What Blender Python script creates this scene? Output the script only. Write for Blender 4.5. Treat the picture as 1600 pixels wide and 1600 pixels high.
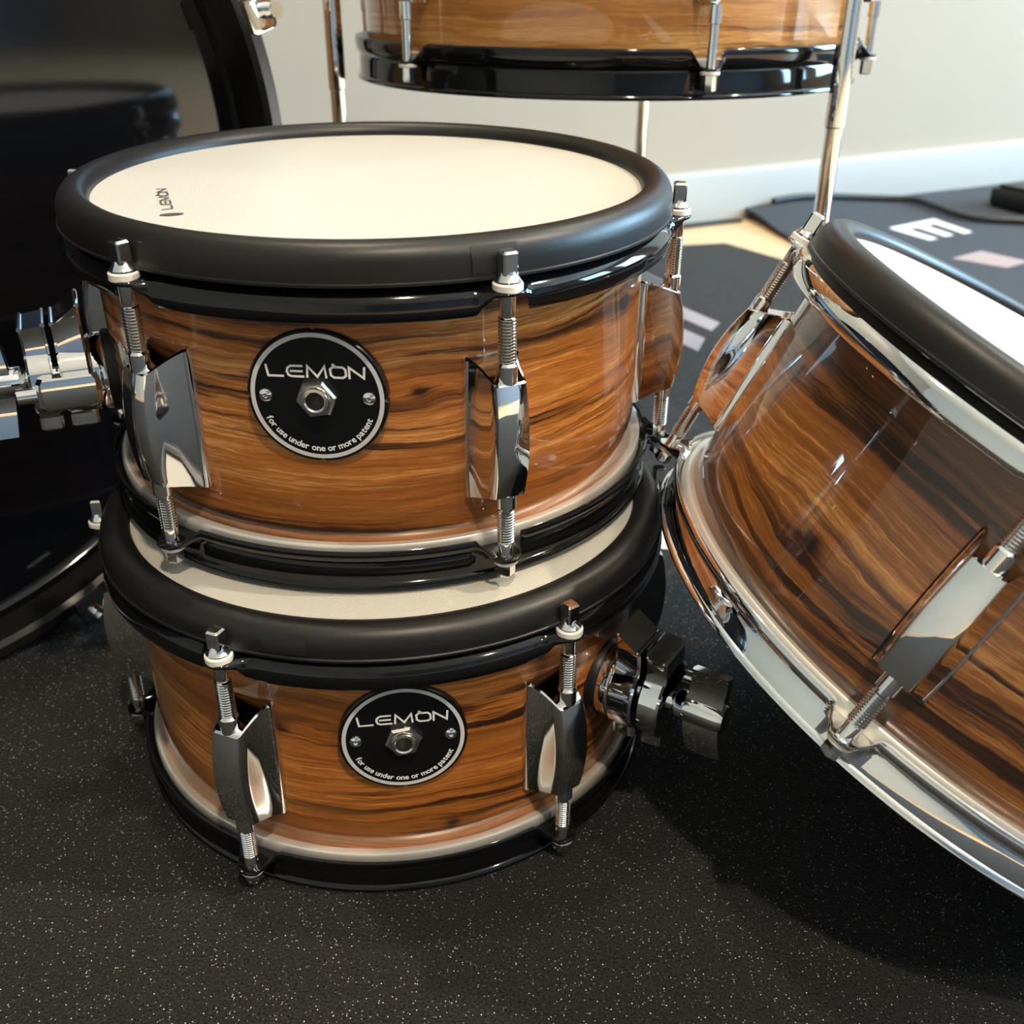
import bpy, math, random
from mathutils import Matrix, Vector, Euler
random.seed(7)
for _o in list(bpy.data.objects):
    bpy.data.objects.remove(_o)
scene = bpy.context.scene
COL = scene.collection
PI = math.pi
def rad(a): return math.radians(a)

# ------------------------------------------------------------------ camera
F_PX, PITCH, ROLL, CAM_H = 1585.08, 0.48444, 0.00441, 0.36764
cam_data = bpy.data.cameras.new('camera')
cam_data.sensor_fit = 'HORIZONTAL'
cam_data.sensor_width = 36.0
cam_data.lens = F_PX / 1600.0 * 36.0
cam_data.clip_start = 0.01
cam_data.clip_end = 60
cam_data.dof.use_dof = True
cam_data.dof.focus_distance = 0.42
cam_data.dof.aperture_fstop = 13.0
cam = bpy.data.objects.new('camera', cam_data)
COL.objects.link(cam)
cam.matrix_world = (Matrix.Translation((0, 0, CAM_H)) @ Matrix.Rotation(PI / 2 - PITCH, 4, 'X')
                    @ Matrix.Rotation(ROLL, 4, 'Z'))
scene.camera = cam

# ------------------------------------------------------------------ world, lights, exposure
vs = scene.view_settings
vs.view_transform = 'Standard'
vs.look = 'None'
vs.gamma = 1.0
vs.use_curve_mapping = False
vs.exposure = 0.0

world = bpy.data.worlds.new('world')
scene.world = world
world.use_nodes = True
bg = world.node_tree.nodes['Background']
bg.inputs[0].default_value = (0.55, 0.75, 1.0, 1)
bg.inputs[1].default_value = 1.2

# the room is square to the wall behind the drums: s runs along that wall, t out from it
W0 = Vector((0.3001, 1.7753, 0))
WU = Vector((0.8767, 0.4811, 0)).normalized()
WN = Vector((WU.y, -WU.x, 0))
S0, S1, T1, CEIL = -3.0, 3.4, 5.2, 2.6
FLOOR_Z = -0.004
def st(s, t, z=0.0): return W0 + WU * s + WN * t + Vector((0, 0, z))
ROOM = Matrix(((WU.x, WN.x, 0, W0.x), (WU.y, WN.y, 0, W0.y), (0, 0, 1, 0), (0, 0, 0, 1)))

def area_light(name, loc, direction, sx, sy, power, col, shape='RECTANGLE', spread=180):
    l = bpy.data.lights.new(name, 'AREA')
    l.shape = shape
    l.size = sx
    if shape in ('RECTANGLE', 'ELLIPSE'): l.size_y = sy
    l.energy = power
    l.color = col
    l.spread = rad(spread)
    o = bpy.data.objects.new(name, l)
    COL.objects.link(o)
    o.location = loc
    o.rotation_euler = Vector(direction).to_track_quat('-Z', 'Y').to_euler()
    return o

# daylight through the two windows of the right-hand wall
WIN = [(0.75, 1.95), (2.55, 3.95)]            # t ranges of the windows
WZ0, WZ1 = 0.55, 2.15
for k, (ta, tb) in enumerate(WIN):
    area_light('window_daylight', st(S1 + 0.12, (ta + tb) / 2, (WZ0 + WZ1) / 2), -WU, tb - ta, WZ1 - WZ0,
               270, (0.42, 0.73, 1.0))
# ceiling downlights (their fixtures are built with the ceiling)
DOWN = [(1.15, 0.75, 24.0), (-1.0, 0.60, 12.0), (0.85, 2.25, 78.0), (-1.15, 2.35, 36.0), (-0.1, 3.7, 40.0), (2.1, 3.7, 16.0)]   # s, t, watts
for (s, t, w) in DOWN:
    area_light('downlight_lamp', st(s, t, CEIL - 0.012), (0, 0, -1), 0.10, 0.10, w, (1.0, 0.83, 0.62), 'DISK', 120)

# ------------------------------------------------------------------ materials
def new_mat(name):
    m = bpy.data.materials.new(name)
    m.use_nodes = True
    nt = m.node_tree
    b = nt.nodes['Principled BSDF']
    return m, nt, b
def setp(b, **kw):
    for k, v in kw.items():
        key = {'base': 'Base Color', 'rough': 'Roughness', 'metal': 'Metallic', 'coat': 'Coat Weight',
               'coatr': 'Coat Roughness', 'spec': 'Specular IOR Level', 'sheen': 'Sheen Weight',
               'ior': 'IOR'}[k]
        if k == 'base': v = (*v, 1)
        b.inputs[key].default_value = v
def plain(name, base, rough=0.5, metal=0.0, bump=None, vary=0.0, **kw):
    """procedural material: slight noise in colour/roughness and optional fine bump (scale, strength)"""
    m, nt, b = new_mat(name)
    setp(b, base=base, rough=rough, metal=metal, **kw)
    tc = nt.nodes.new('ShaderNodeTexCoord')
    if vary:
        n = nt.nodes.new('ShaderNodeTexNoise'); n.inputs['Scale'].default_value = 9; n.inputs['Detail'].default_value = 5
        nt.links.new(tc.outputs['Object'], n.inputs['Vector'])
        r = nt.nodes.new('ShaderNodeValToRGB')
        r.color_ramp.elements[0].color = (*[c * (1 - vary) for c in base], 1)
        r.color_ramp.elements[1].color = (*[min(1, c * (1 + vary)) for c in base], 1)
        nt.links.new(n.outputs['Fac'], r.inputs['Fac'])
        nt.links.new(r.outputs['Color'], b.inputs['Base Color'])
    if bump:
        n = nt.nodes.new('ShaderNodeTexNoise'); n.inputs['Scale'].default_value = bump[0]; n.inputs['Detail'].default_value = 3
        nt.links.new(tc.outputs['Object'], n.inputs['Vector'])
        bp = nt.nodes.new('ShaderNodeBump'); bp.inputs['Strength'].default_value = bump[1]; bp.inputs['Distance'].default_value = 0.0005
        nt.links.new(n.outputs['Fac'], bp.inputs['Height'])
        nt.links.new(bp.outputs['Normal'], b.inputs['Normal'])
    return m

M = {}
M['chrome'] = plain('chrome', (0.88, 0.88, 0.87), 0.04, 1.0)
M['nickel'] = plain('brushed_nickel', (0.72, 0.70, 0.66), 0.22, 1.0)
M['flesh'] = plain('silver_flesh_hoop', (0.72, 0.69, 0.64), 0.30, 0.6)
M['black_metal'] = plain('black_gloss_hoop', (0.004, 0.004, 0.0045), 0.07, 0.0, spec=0.45)
M['rubber'] = plain('black_rubber', (0.0075, 0.0075, 0.008), 0.40, 0.0, bump=(900, 0.08), vary=0.15, spec=0.36)
M['nylon'] = plain('white_nylon', (0.72, 0.69, 0.62), 0.45)
M['badge'] = plain('black_anodised_plate', (0.004, 0.004, 0.005), 0.22)
M['print_white'] = plain('white_print', (0.78, 0.78, 0.76), 0.35)
M['print_silver'] = plain('silver_print', (0.72, 0.72, 0.72), 0.32, 0.25)
M['print_ink'] = plain('dark_ink', (0.05, 0.05, 0.045), 0.6)
M['dark'] = plain('painted_hole_shade', (0.01, 0.01, 0.008), 0.6)
M['black_head'] = plain('black_gloss_drumhead', (0.004, 0.004, 0.005), 0.07, 0.0, spec=0.5)
M['bass_hoop'] = plain('black_lacquer_hoop', (0.012, 0.011, 0.010), 0.22, coat=0.4)
M['cable'] = plain('black_cable', (0.012, 0.012, 0.012), 0.5)
M['wall'] = plain('wall_paint', (0.39, 0.335, 0.265), 0.75, bump=(60, 0.04), vary=0.02)
M['wall_blue'] = plain('blue_grey_wall_paint', (0.15, 0.20, 0.27), 0.7, bump=(60, 0.04), vary=0.03)  # for the unseen front wall, darkened and blued for reflections and less bounce
M['trim'] = plain('white_trim_paint', (0.38, 0.385, 0.37), 0.45)
M['ceil'] = plain('ceiling_paint', (0.80, 0.77, 0.70), 0.8)
M['frame_white'] = plain('window_frame_paint', (0.8, 0.8, 0.8), 0.4)
M['rug_print'] = plain('rug_white_print', (0.62, 0.62, 0.68), 0.8, bump=(500, 0.2))
M['rug_print_grey'] = plain('rug_grey_print', (0.24, 0.23, 0.27), 0.8, bump=(500, 0.2))
M['rug_print_pink'] = plain('rug_pink_print', (0.27, 0.225, 0.235), 0.8, bump=(500, 0.2))

def lamp_mat():
    m = bpy.data.materials.new('lamp_glow'); m.use_nodes = True
    nt = m.node_tree; nt.nodes.clear()
    e = nt.nodes.new('ShaderNodeEmission'); e.inputs[0].default_value = (1, 0.82, 0.6, 1); e.inputs[1].default_value = 25
    o = nt.nodes.new('ShaderNodeOutputMaterial'); nt.links.new(e.outputs[0], o.inputs[0])
    return m
M['lamp'] = lamp_mat()

def mesh_head_mat():
    m, nt, b = new_mat('white_mesh_head')
    setp(b, base=(0.47, 0.455, 0.41), rough=0.38)
    tc = nt.nodes.new('ShaderNodeTexCoord')
    def wave(rz):
        mp = nt.nodes.new('ShaderNodeMapping'); mp.inputs['Rotation'].default_value = (0, 0, rz)
        nt.links.new(tc.outputs['Object'], mp.inputs['Vector'])
        w = nt.nodes.new('ShaderNodeTexWave'); w.inputs['Scale'].default_value = 260; w.inputs['Distortion'].default_value = 0.6
        nt.links.new(mp.outputs['Vector'], w.inputs['Vector'])
        return w.outputs['Fac']
    mul = nt.nodes.new('ShaderNodeMath'); mul.operation = 'MULTIPLY'
    nt.links.new(wave(0.5), mul.inputs[0]); nt.links.new(wave(0.5 + PI / 2), mul.inputs[1])
    bp = nt.nodes.new('ShaderNodeBump'); bp.inputs['Strength'].default_value = 0.35; bp.inputs['Distance'].default_value = 0.0003
    nt.links.new(mul.outputs[0], bp.inputs['Height']); nt.links.new(bp.outputs['Normal'], b.inputs['Normal'])
    return m
M['head'] = mesh_head_mat()

def wood_mat(name, light, mid, dark, off, bands=0.5, knots=(), tilt=0.0, figure=0.012):
    """glossy veneer; UV is in metres (u round the shell, v up)"""
    m, nt, b = new_mat(name)
    L = nt.links
    def node(t, **kw):
        n = nt.nodes.new(t)
        for k, v in kw.items(): setattr(n, k, v)
        return n
    def math_(op, a, bb=None, clamp=False):
        n = node('ShaderNodeMath', operation=op, use_clamp=clamp)
        for i, x in enumerate((a, bb)):
            if x is None: continue
            if isinstance(x, (int, float)): n.inputs[i].default_value = x
            else: L.new(x, n.inputs[i])
        return n.outputs[0]
    uvn = node('ShaderNodeUVMap'); uvn.uv_map = 'UVMap'
    sep = node('ShaderNodeSeparateXYZ'); L.new(uvn.outputs[0], sep.inputs[0])
    u, v0 = sep.outputs[0], sep.outputs[1]
    v = math_('ADD', v0, math_('MULTIPLY', u, tilt))
    def noise(su, sv, vv, detail=3, rough=0.55, seed=0.0, dist=0.0):
        c = node('ShaderNodeCombineXYZ')
        L.new(math_('ADD', math_('MULTIPLY', u, su), off + seed), c.inputs[0])
        L.new(math_('MULTIPLY', vv, sv), c.inputs[1])
        c.inputs[2].default_value = seed * 1.7
        n = node('ShaderNodeTexNoise')
        n.inputs['Scale'].default_value = 1.0
        n.inputs['Detail'].default_value = detail
        n.inputs['Roughness'].default_value = rough
        n.inputs['Distortion'].default_value = dist
        L.new(c.outputs[0], n.inputs['Vector'])
        return n.outputs['Fac']
    # grain flows round the knots
    vw = v
    spots = None
    for (ku, kv, kr, kh) in knots:
        du = math_('DIVIDE', math_('SUBTRACT', u, ku), kr * 1.7)
        dv = math_('DIVIDE', math_('SUBTRACT', v0, kv), kr)
        r2 = math_('ADD', math_('MULTIPLY', du, du), math_('MULTIPLY', dv, dv))
        g = math_('EXPONENT', math_('MULTIPLY', r2, -0.6))
        vw = math_('ADD', vw, math_('MULTIPLY', math_('MULTIPLY', g, dv), -kh))
        sp = math_('EXPONENT', math_('MULTIPLY', r2, -34.0))
        spots = sp if spots is None else math_('ADD', spots, sp)
    warp = noise(5, 16, vw, 2, 0.5, 3.1)
    vw = math_('ADD', vw, math_('MULTIPLY', math_('SUBTRACT', warp, 0.5), figure))
    warp2 = noise(45, 110, vw, 3, 0.6, 8.3)
    vw = math_('ADD', vw, math_('MULTIPLY', math_('SUBTRACT', warp2, 0.5), 0.0030 + figure * 0.05))
    broad = noise(4, 46, vw, 3, 0.5, 1.3)
    grain = noise(11, 420, vw, 6, 0.68, 5.7)
    fine = noise(95, 2600, vw, 3, 0.65, 7.9)
    streak = noise(5.5, 210, vw, 5, 0.66, 11.0)
    zone = noise(2.6, 34, vw, 2, 0.5, 17.0)
    def spread(x, k): return math_('ADD', math_('MULTIPLY', math_('SUBTRACT', x, 0.5), k), 0.5)
    t = math_('ADD', math_('MULTIPLY', spread(broad, 1.3), 0.40), math_('ADD', math_('MULTIPLY', spread(grain, 1.7), 0.38), math_('MULTIPLY', spread(fine, 2.0), 0.22)))
    ramp = node('ShaderNodeValToRGB')
    e = ramp.color_ramp.elements
    e[0].position = 0.34; e[0].color = (*[0.55 * a + 0.45 * c for a, c in zip(mid, dark)], 1)
    e[1].position = 0.70; e[1].color = (*light, 1)
    x = e.new(0.52); x.color = (*mid, 1)
    L.new(t, ramp.inputs['Fac'])
    # dark mineral streaks
    mr = node('ShaderNodeMapRange'); mr.interpolation_type = 'SMOOTHSTEP'
    mr.inputs['From Min'].default_value = 0.47 + 0.10 * bands; mr.inputs['From Max'].default_value = 0.36 + 0.06 * bands
    mr.inputs['From Min'].default_value, mr.inputs['From Max'].default_value = 0.30 + 0.10 * bands, 0.42 + 0.12 * bands
    mr.inputs['To Min'].default_value = 1.0; mr.inputs['To Max'].default_value = 0.0
    L.new(streak, mr.inputs['Value'])
    mz = node('ShaderNodeMapRange'); mz.interpolation_type = 'SMOOTHSTEP'
    mz.inputs['From Min'].default_value = 0.40; mz.inputs['From Max'].default_value = 0.58
    mz.inputs['To Min'].default_value = 0.22; mz.inputs['To Max'].default_value = 1.0
    L.new(zone, mz.inputs['Value'])
    dk = math_('MULTIPLY', mr.outputs[0], mz.outputs[0])
    dk = math_('MULTIPLY', dk, math_('ADD', 0.55, math_('MULTIPLY', grain, 0.8)), True)
    if spots is not None: dk = math_('ADD', dk, spots, True)
    mix = node('ShaderNodeMix', data_type='RGBA')
    L.new(dk, mix.inputs[0]); L.new(ramp.outputs[0], mix.inputs[6]); mix.inputs[7].default_value = (*dark, 1)
    L.new(mix.outputs[2], b.inputs['Base Color'])
    setp(b, rough=0.38, coat=1.0, coatr=0.025, spec=0.35)
    return m
M['wood_a'] = wood_mat('veneer_amber', (0.74, 0.360, 0.115), (0.385, 0.125, 0.020), (0.024, 0.007, 0.002), 0.0, 0.85,
                       ((0.0385, 0.0855, 0.012, 0.006), (0.150, 0.100, 0.016, 0.009)))
M['wood_b'] = wood_mat('veneer_orange', (0.70, 0.310, 0.082), (0.390, 0.122, 0.018), (0.026, 0.008, 0.002), 21.0, 0.85,
                       ((0.020, 0.030, 0.012, 0.006), (-0.055, 0.085, 0.020, 0.009)), 0.06, 0.016)
M['wood_c'] = wood_mat('veneer_brown', (0.50, 0.235, 0.070), (0.195, 0.070, 0.015), (0.015, 0.005, 0.002), 43.0, 1.15,
                       ((0.020, 0.052, 0.022, 0.012),), 0.0, 0.022)
M['wood_d'] = wood_mat('veneer_honey', (0.66, 0.36, 0.12), (0.42, 0.17, 0.038), (0.05, 0.015, 0.005), 64.0, 0.50)

def carpet_mat(name, base, fleck, tint):
    m, nt, b = new_mat(name)
    L = nt.links
    tc = nt.nodes.new('ShaderNodeTexCoord')
    def noise(sc, det=2, seed=0):
        mp = nt.nodes.new('ShaderNodeMapping'); mp.inputs['Location'].default_value = (seed, seed * .7, 0)
        L.new(tc.outputs['Object'], mp.inputs['Vector'])
        n = nt.nodes.new('ShaderNodeTexNoise'); n.inputs['Scale'].default_value = sc; n.inputs['Detail'].default_value = det
        L.new(mp.outputs[0], n.inputs['Vector'])
        return n.outputs['Fac']
    r = nt.nodes.new('ShaderNodeValToRGB')
    r.color_ramp.elements[0].position = 0.35; r.color_ramp.elements[0].color = (*[c * 0.35 for c in base], 1)
    r.color_ramp.elements[1].position = 0.68; r.color_ramp.elements[1].color = (*[c * 1.8 for c in base], 1)
    L.new(noise(900, 3), r.inputs['Fac'])
    # glitter of the fibre ends, painted into the colour as pale flecks
    vo = nt.nodes.new('ShaderNodeTexVoronoi'); vo.inputs['Scale'].default_value = 1150
    L.new(tc.outputs['Object'], vo.inputs['Vector'])
    sepc = nt.nodes.new('ShaderNodeSeparateColor'); L.new(vo.outputs['Color'], sepc.inputs[0])
    pick = nt.nodes.new('ShaderNodeMath'); pick.operation = 'GREATER_THAN'; pick.inputs[1].default_value = fleck
    L.new(sepc.outputs[0], pick.inputs[0])
    near = nt.nodes.new('ShaderNodeMapRange'); near.inputs['From Min'].default_value = 0.36; near.inputs['From Max'].default_value = 0.18
    L.new(vo.outputs['Distance'], near.inputs['Value'])
    mul = nt.nodes.new('ShaderNodeMath'); mul.operation = 'MULTIPLY'
    L.new(pick.outputs[0], mul.inputs[0]); L.new(near.outputs[0], mul.inputs[1])
    val = nt.nodes.new('ShaderNodeMath'); val.operation = 'MULTIPLY'
    L.new(mul.outputs[0], val.inputs[0]); L.new(sepc.outputs[1], val.inputs[1])
    mix = nt.nodes.new('ShaderNodeMix'); mix.data_type = 'RGBA'
    L.new(val.outputs[0], mix.inputs[0]); L.new(r.outputs[0], mix.inputs[6]); mix.inputs[7].default_value = (*tint, 1)
    L.new(mix.outputs[2], b.inputs['Base Color'])
    bp = nt.nodes.new('ShaderNodeBump'); bp.inputs['Strength'].default_value = 0.9; bp.inputs['Distance'].default_value = 0.0012
    L.new(noise(700, 3, 4.0), bp.inputs['Height']); L.new(bp.outputs[0], b.inputs['Normal'])
    setp(b, rough=0.9, spec=0.08, sheen=0.10)
    b.inputs['Sheen Roughness'].default_value = 0.45
    return m
M['carpet'] = carpet_mat('black_flecked_carpet', (0.0120, 0.0119, 0.0120), 0.88, (0.80, 0.77, 0.73))
M['rug'] = carpet_mat('charcoal_rug_daylit', (0.034, 0.040, 0.052), 0.96, (0.35, 0.35, 0.38))  # blue of the window daylight is mixed into the rug's base colour

def floor_mat():
    m, nt, b = new_mat('pale_oak_floor')
    tc = nt.nodes.new('ShaderNodeTexCoord')
    mp = nt.nodes.new('ShaderNodeMapping'); mp.inputs['Scale'].default_value = (2, 30, 1)
    mp.inputs['Rotation'].default_value = (0, 0, rad(-28))
    nt.links.new(tc.outputs['Object'], mp.inputs['Vector'])
    n = nt.nodes.new('ShaderNodeTexNoise'); n.inputs['Scale'].default_value = 2; n.inputs['Detail'].default_value = 6
    nt.links.new(mp.outputs[0], n.inputs['Vector'])
    r = nt.nodes.new('ShaderNodeValToRGB')
    r.color_ramp.elements[0].position = 0.3; r.color_ramp.elements[0].color = (0.50, 0.34, 0.19, 1)
    r.color_ramp.elements[1].position = 0.7; r.color_ramp.elements[1].color = (0.66, 0.49, 0.30, 1)
    nt.links.new(n.outputs['Fac'], r.inputs['Fac']); nt.links.new(r.outputs[0], b.inputs['Base Color'])
    setp(b, rough=0.4)
    return m
M['floor'] = floor_mat()

# ------------------------------------------------------------------ mesh helpers
class MB:
    def __init__(self): self.v = []; self.f = []; self.uv = None
    def add(self, verts, faces):
        o = len(self.v); self.v += [tuple(p) for p in verts]; self.f += [tuple(i + o for i in f) for f in faces]
        return self
    def grid(self, rows, closed_u=True, flip=False):
        """rows: list of rings (same length)"""
        n = len(rows[0]); o = len(self.v)
        for r in rows: self.v += [tuple(p) for p in r]
        m = n if closed_u else n - 1
        for i in range(len(rows) - 1):
            for j in range(m):
                a, b_ = o + i * n + j, o + i * n + (j + 1) % n
                c, d = b_ + n, a + n
                self.f.append((a, d, c, b_) if flip else (a, b_, c, d))
        return self
    def cap(self, ring, flip=False):
        o = len(self.v); self.v += [tuple(p) for p in ring]
        idx = list(range(o, o + len(ring)))
        self.f.append(tuple(reversed(idx)) if flip else tuple(idx))
        return self
    def lathe(self, prof, seg=48, axis='Z', center=(0, 0, 0), cap0=False, cap1=False, phase=0.0):
        """prof: (r, h) list going along the axis"""
        rows = []
        for (r, h) in prof:
            ring = []
            for k in range(seg):
                a = 2 * PI * k / seg + phase
                x, y = r * math.cos(a), r * math.sin(a)
                p = (x, y, h) if axis == 'Z' else ((h, x, y) if axis == 'X' else (y, h, x))
                ring.append((p[0] + center[0], p[1] + center[1], p[2] + center[2]))
            rows.append(ring)
        self.grid(rows)
        if cap0: self.cap(rows[0], True)
        if cap1: self.cap(rows[-1])
        return self
    def box(self, c, s, bev=0.0):
        x, y, z = [q / 2 for q in s]
        b = min(bev, x * .9, y * .9, z * .9)
        if b <= 0:
            P = [(sx * x, sy * y, sz * z) for sz in (-1, 1) for sy in (-1, 1) for sx in (-1, 1)]
            Fc = [(0, 2, 3, 1), (4, 5, 7, 6), (0, 1, 5, 4), (2, 6, 7, 3), (0, 4, 6, 2), (1, 3, 7, 5)]
            return self.add([(p[0] + c[0], p[1] + c[1], p[2] + c[2]) for p in P], Fc)
        def ring(ix, iy, h):
            pts = []
            for (sx, sy) in ((1, 1), (-1, 1), (-1, -1), (1, -1)):
                if sx * sy > 0: pts += [(sx * ix, sy * (iy - b), h), (sx * (ix - b), sy * iy, h)]
                else: pts += [(sx * (ix - b), sy * iy, h), (sx * ix, sy * (iy - b), h)]
            return [(p[0] + c[0], p[1] + c[1], p[2] + c[2]) for p in pts]
        rows = [ring(x - b * .7, y - b * .7, -z), ring(x, y, -z + b), ring(x, y, z - b), ring(x - b * .7, y - b * .7, z)]
        self.grid(rows); self.cap(rows[0], True); self.cap(rows[-1])
        return self
    def tube(self, path, r, seg=10):
        path = [Vector(p) for p in path]
        rows = []
        nrm = Vector((0, 0, 1))
        for i, p in enumerate(path):
            t = (path[min(i + 1, len(path) - 1)] - path[max(i - 1, 0)]).normalized()
            s = t.cross(nrm)
            if s.length < 1e-3: s = t.cross(Vector((1, 0, 0)))
            s.normalize(); w = s.cross(t).normalized()
            rows.append([p + s * (r * math.cos(2 * PI * k / seg)) + w * (r * math.sin(2 * PI * k / seg)) for k in range(seg)])
        self.grid(rows); self.cap(rows[0], True); self.cap(rows[-1])
        return self
    def mesh(self, name, mat, smooth=35):
        me = bpy.data.meshes.new(name)
        me.from_pydata(self.v, [], self.f)
        me.materials.append(M[mat] if isinstance(mat, str) else mat)
        me.validate()
        if smooth:
            me.shade_smooth()
            me.set_sharp_from_angle(angle=rad(smooth))
        me.update()
        return me
def fix_normals(me):
    import bmesh
    bm = bmesh.new(); bm.from_mesh(me); bmesh.ops.recalc_face_normals(bm, faces=bm.faces); bm.to_mesh(me); bm.free()
    return me
def obj(name, me, parent=None, mat=None):
    o = bpy.data.objects.new(name, me); COL.objects.link(o)
    if parent is not None: o.parent = parent
    if mat is not None: o.matrix_local = mat
    return o
def thing(name, label, cat, matrix=None, group=None):
    o = bpy.data.objects.new(name, None); COL.objects.link(o)
    o.empty_display_size = 0.02
    if matrix is not None: o.matrix_world = matrix
    o['label'] = label; o['category'] = cat
    if group: o['group'] = group
    return o
def tag(o, label, cat, group=None):
    o['label'] = label; o['category'] = cat
    if group: o['group'] = group
    return o
def structure(name, me):
    o = obj(name, me); o['kind'] = 'structure'; return o
T = Matrix.Translation
def RZ(a): return Matrix.Rotation(a, 4, 'Z')

# ------------------------------------------------------------------ the room
def room_box(s0, s1, t0, t1, z0, z1, mb=None, bev=0.0):
    mb = mb or MB()
    return mb.box(((s0 + s1) / 2, (t0 + t1) / 2, (z0 + z1) / 2), (s1 - s0, t1 - t0, z1 - z0), bev)
def room_struct(name, mb, mat, smooth=30):
    o = structure(name, fix_normals(mb.mesh(name, mat, smooth))); o.matrix_world = ROOM; return o
room_struct('floor', room_box(S0, S1, 0, T1, FLOOR_Z - 0.1, FLOOR_Z), 'floor')
room_struct('ceiling', room_box(S0, S1, 0, T1, CEIL, CEIL + 0.1), 'ceil')
room_struct('wall_back', room_box(S0 - .1, S1 + .1, -0.1, 0, FLOOR_Z - .1, CEIL + .1), 'wall')
room_struct('wall_left', room_box(S0 - .1, S0, 0, T1, FLOOR_Z - .1, CEIL + .1), 'wall')
room_struct('wall_front', room_box(S0 - .1, S1 + .1, T1, T1 + .1, FLOOR_Z - .1, CEIL + .1), 'wall_blue')
wr = MB()
edges = [0.0] + [e for w in WIN for e in w] + [T1]
for k in range(0, len(edges), 2): room_box(S1, S1 + .1, edges[k], edges[k + 1], FLOOR_Z - .1, CEIL + .1, wr)
for (ta, tb) in WIN:
    room_box(S1, S1 + .1, ta, tb, FLOOR_Z - .1, WZ0, wr); room_box(S1, S1 + .1, ta, tb, WZ1, CEIL + .1, wr)
room_struct('wall_right', wr, 'wall')
for k, (ta, tb) in enumerate(WIN):
    fr = MB(); w = 0.05
    room_box(S1 - .015, S1 + .06, ta, ta + w, WZ0, WZ1, fr); room_box(S1 - .015, S1 + .06, tb - w, tb, WZ0, WZ1, fr)
    room_box(S1 - .015, S1 + .06, ta + w, tb - w, WZ0, WZ0 + w, fr); room_box(S1 - .015, S1 + .06, ta + w, tb - w, WZ1 - w, WZ1, fr)
    room_box(S1 + .01, S1 + .04, (ta + tb) / 2 - .02, (ta + tb) / 2 + .02, WZ0 + w, WZ1 - w, fr)
    room_struct('window_%d' % (k + 1), fr, 'frame_white')
# baseboard: flat board with a small eased top edge
def baseboard(name, s0, s1):
    prof = [(0.0, FLOOR_Z), (0.014, FLOOR_Z), (0.014, 0.072), (0.0125, 0.0775), (0.009, 0.080), (0.0, 0.081)]
    mb = MB()
    mb.grid([[(s, t, z) for (t, z) in prof] for s in (s0, s1)]); mb.cap([(s0, t, z) for (t, z) in prof]); mb.cap([(s1, t, z) for (t, z) in prof], True)
    return room_struct(name, mb, 'trim', 25)
baseboard('baseboard_back', S0, S1)
# ceiling downlight fixtures
for (s, t, w) in DOWN:
    d = thing('ceiling_downlight', 'round recessed downlight in the ceiling above the drums', 'light', T(st(s, t, CEIL)), 'ceiling downlights')
    obj('bezel', MB().lathe([(0.058, -0.006), (0.075, -0.006), (0.078, -0.003), (0.078, 0.0), (0.058, 0.0), (0.058, -0.006)], 32).mesh('bezel', 'trim'), d)
    obj('lamp_disc', fix_normals(MB().lathe([(0.057, -0.004), (0.057, -0.001)], 32, cap0=True, cap1=True).mesh('lamp_disc', 'lamp')), d)

# ------------------------------------------------------------------ carpets
def flat_poly(pts, z0, z1):
    mb = MB(); n = len(pts)
    mb.grid([[(x, y, z0) for x, y in pts], [(x, y, z1) for x, y in pts]]); mb.cap([(x, y, z0) for x, y in pts], True); mb.cap([(x, y, z1) for x, y in pts])
    return mb
rug1 = [(0.333, 1.612), (0.395, 1.515), (0.80, 0.905), (1.35, 0.05), (0.9, -0.75), (-1.3, -1.1), (-1.6, 0.55), (-0.9, 1.02), (0.0, 1.51), (0.255, 1.592)]
carpet = obj('carpet', fix_normals(flat_poly(list(reversed(rug1)), FLOOR_Z, 0.0).mesh('carpet', 'carpet', 30)))
tag(carpet, 'black carpet with pale flecks under the stacked drums', 'carpet')
# the printed marks of the black carpet
def print_quads(name, polys, z, mat, parent):
    mb = MB()
    for p in polys: mb.cap([(x, y, z(x, y) if callable(z) else z) for x, y in p])
    me = mb.mesh(name, mat, 0)
    if me.polygons[0].normal.z < 0: me.flip_normals()
    return obj(name, me, parent)
print_quads('printed_stroke', [[(0.128, 1.350), (0.150, 1.38), (0.250, 1.190), (0.2345, 1.158)]], 0.0006, 'rug_print_grey', carpet)
print_quads('printed_stroke', [[(0.130, 1.225), (0.150, 1.262), (0.222, 1.130), (0.2065, 1.084)]], 0.0006, 'rug_print_grey', carpet)
print_quads('printed_mark', [[(0.092, 0.644), (0.094, 0.672), (0.122, 0.667), (0.122, 0.639)]], 0.0006, 'rug_print', carpet)

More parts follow.
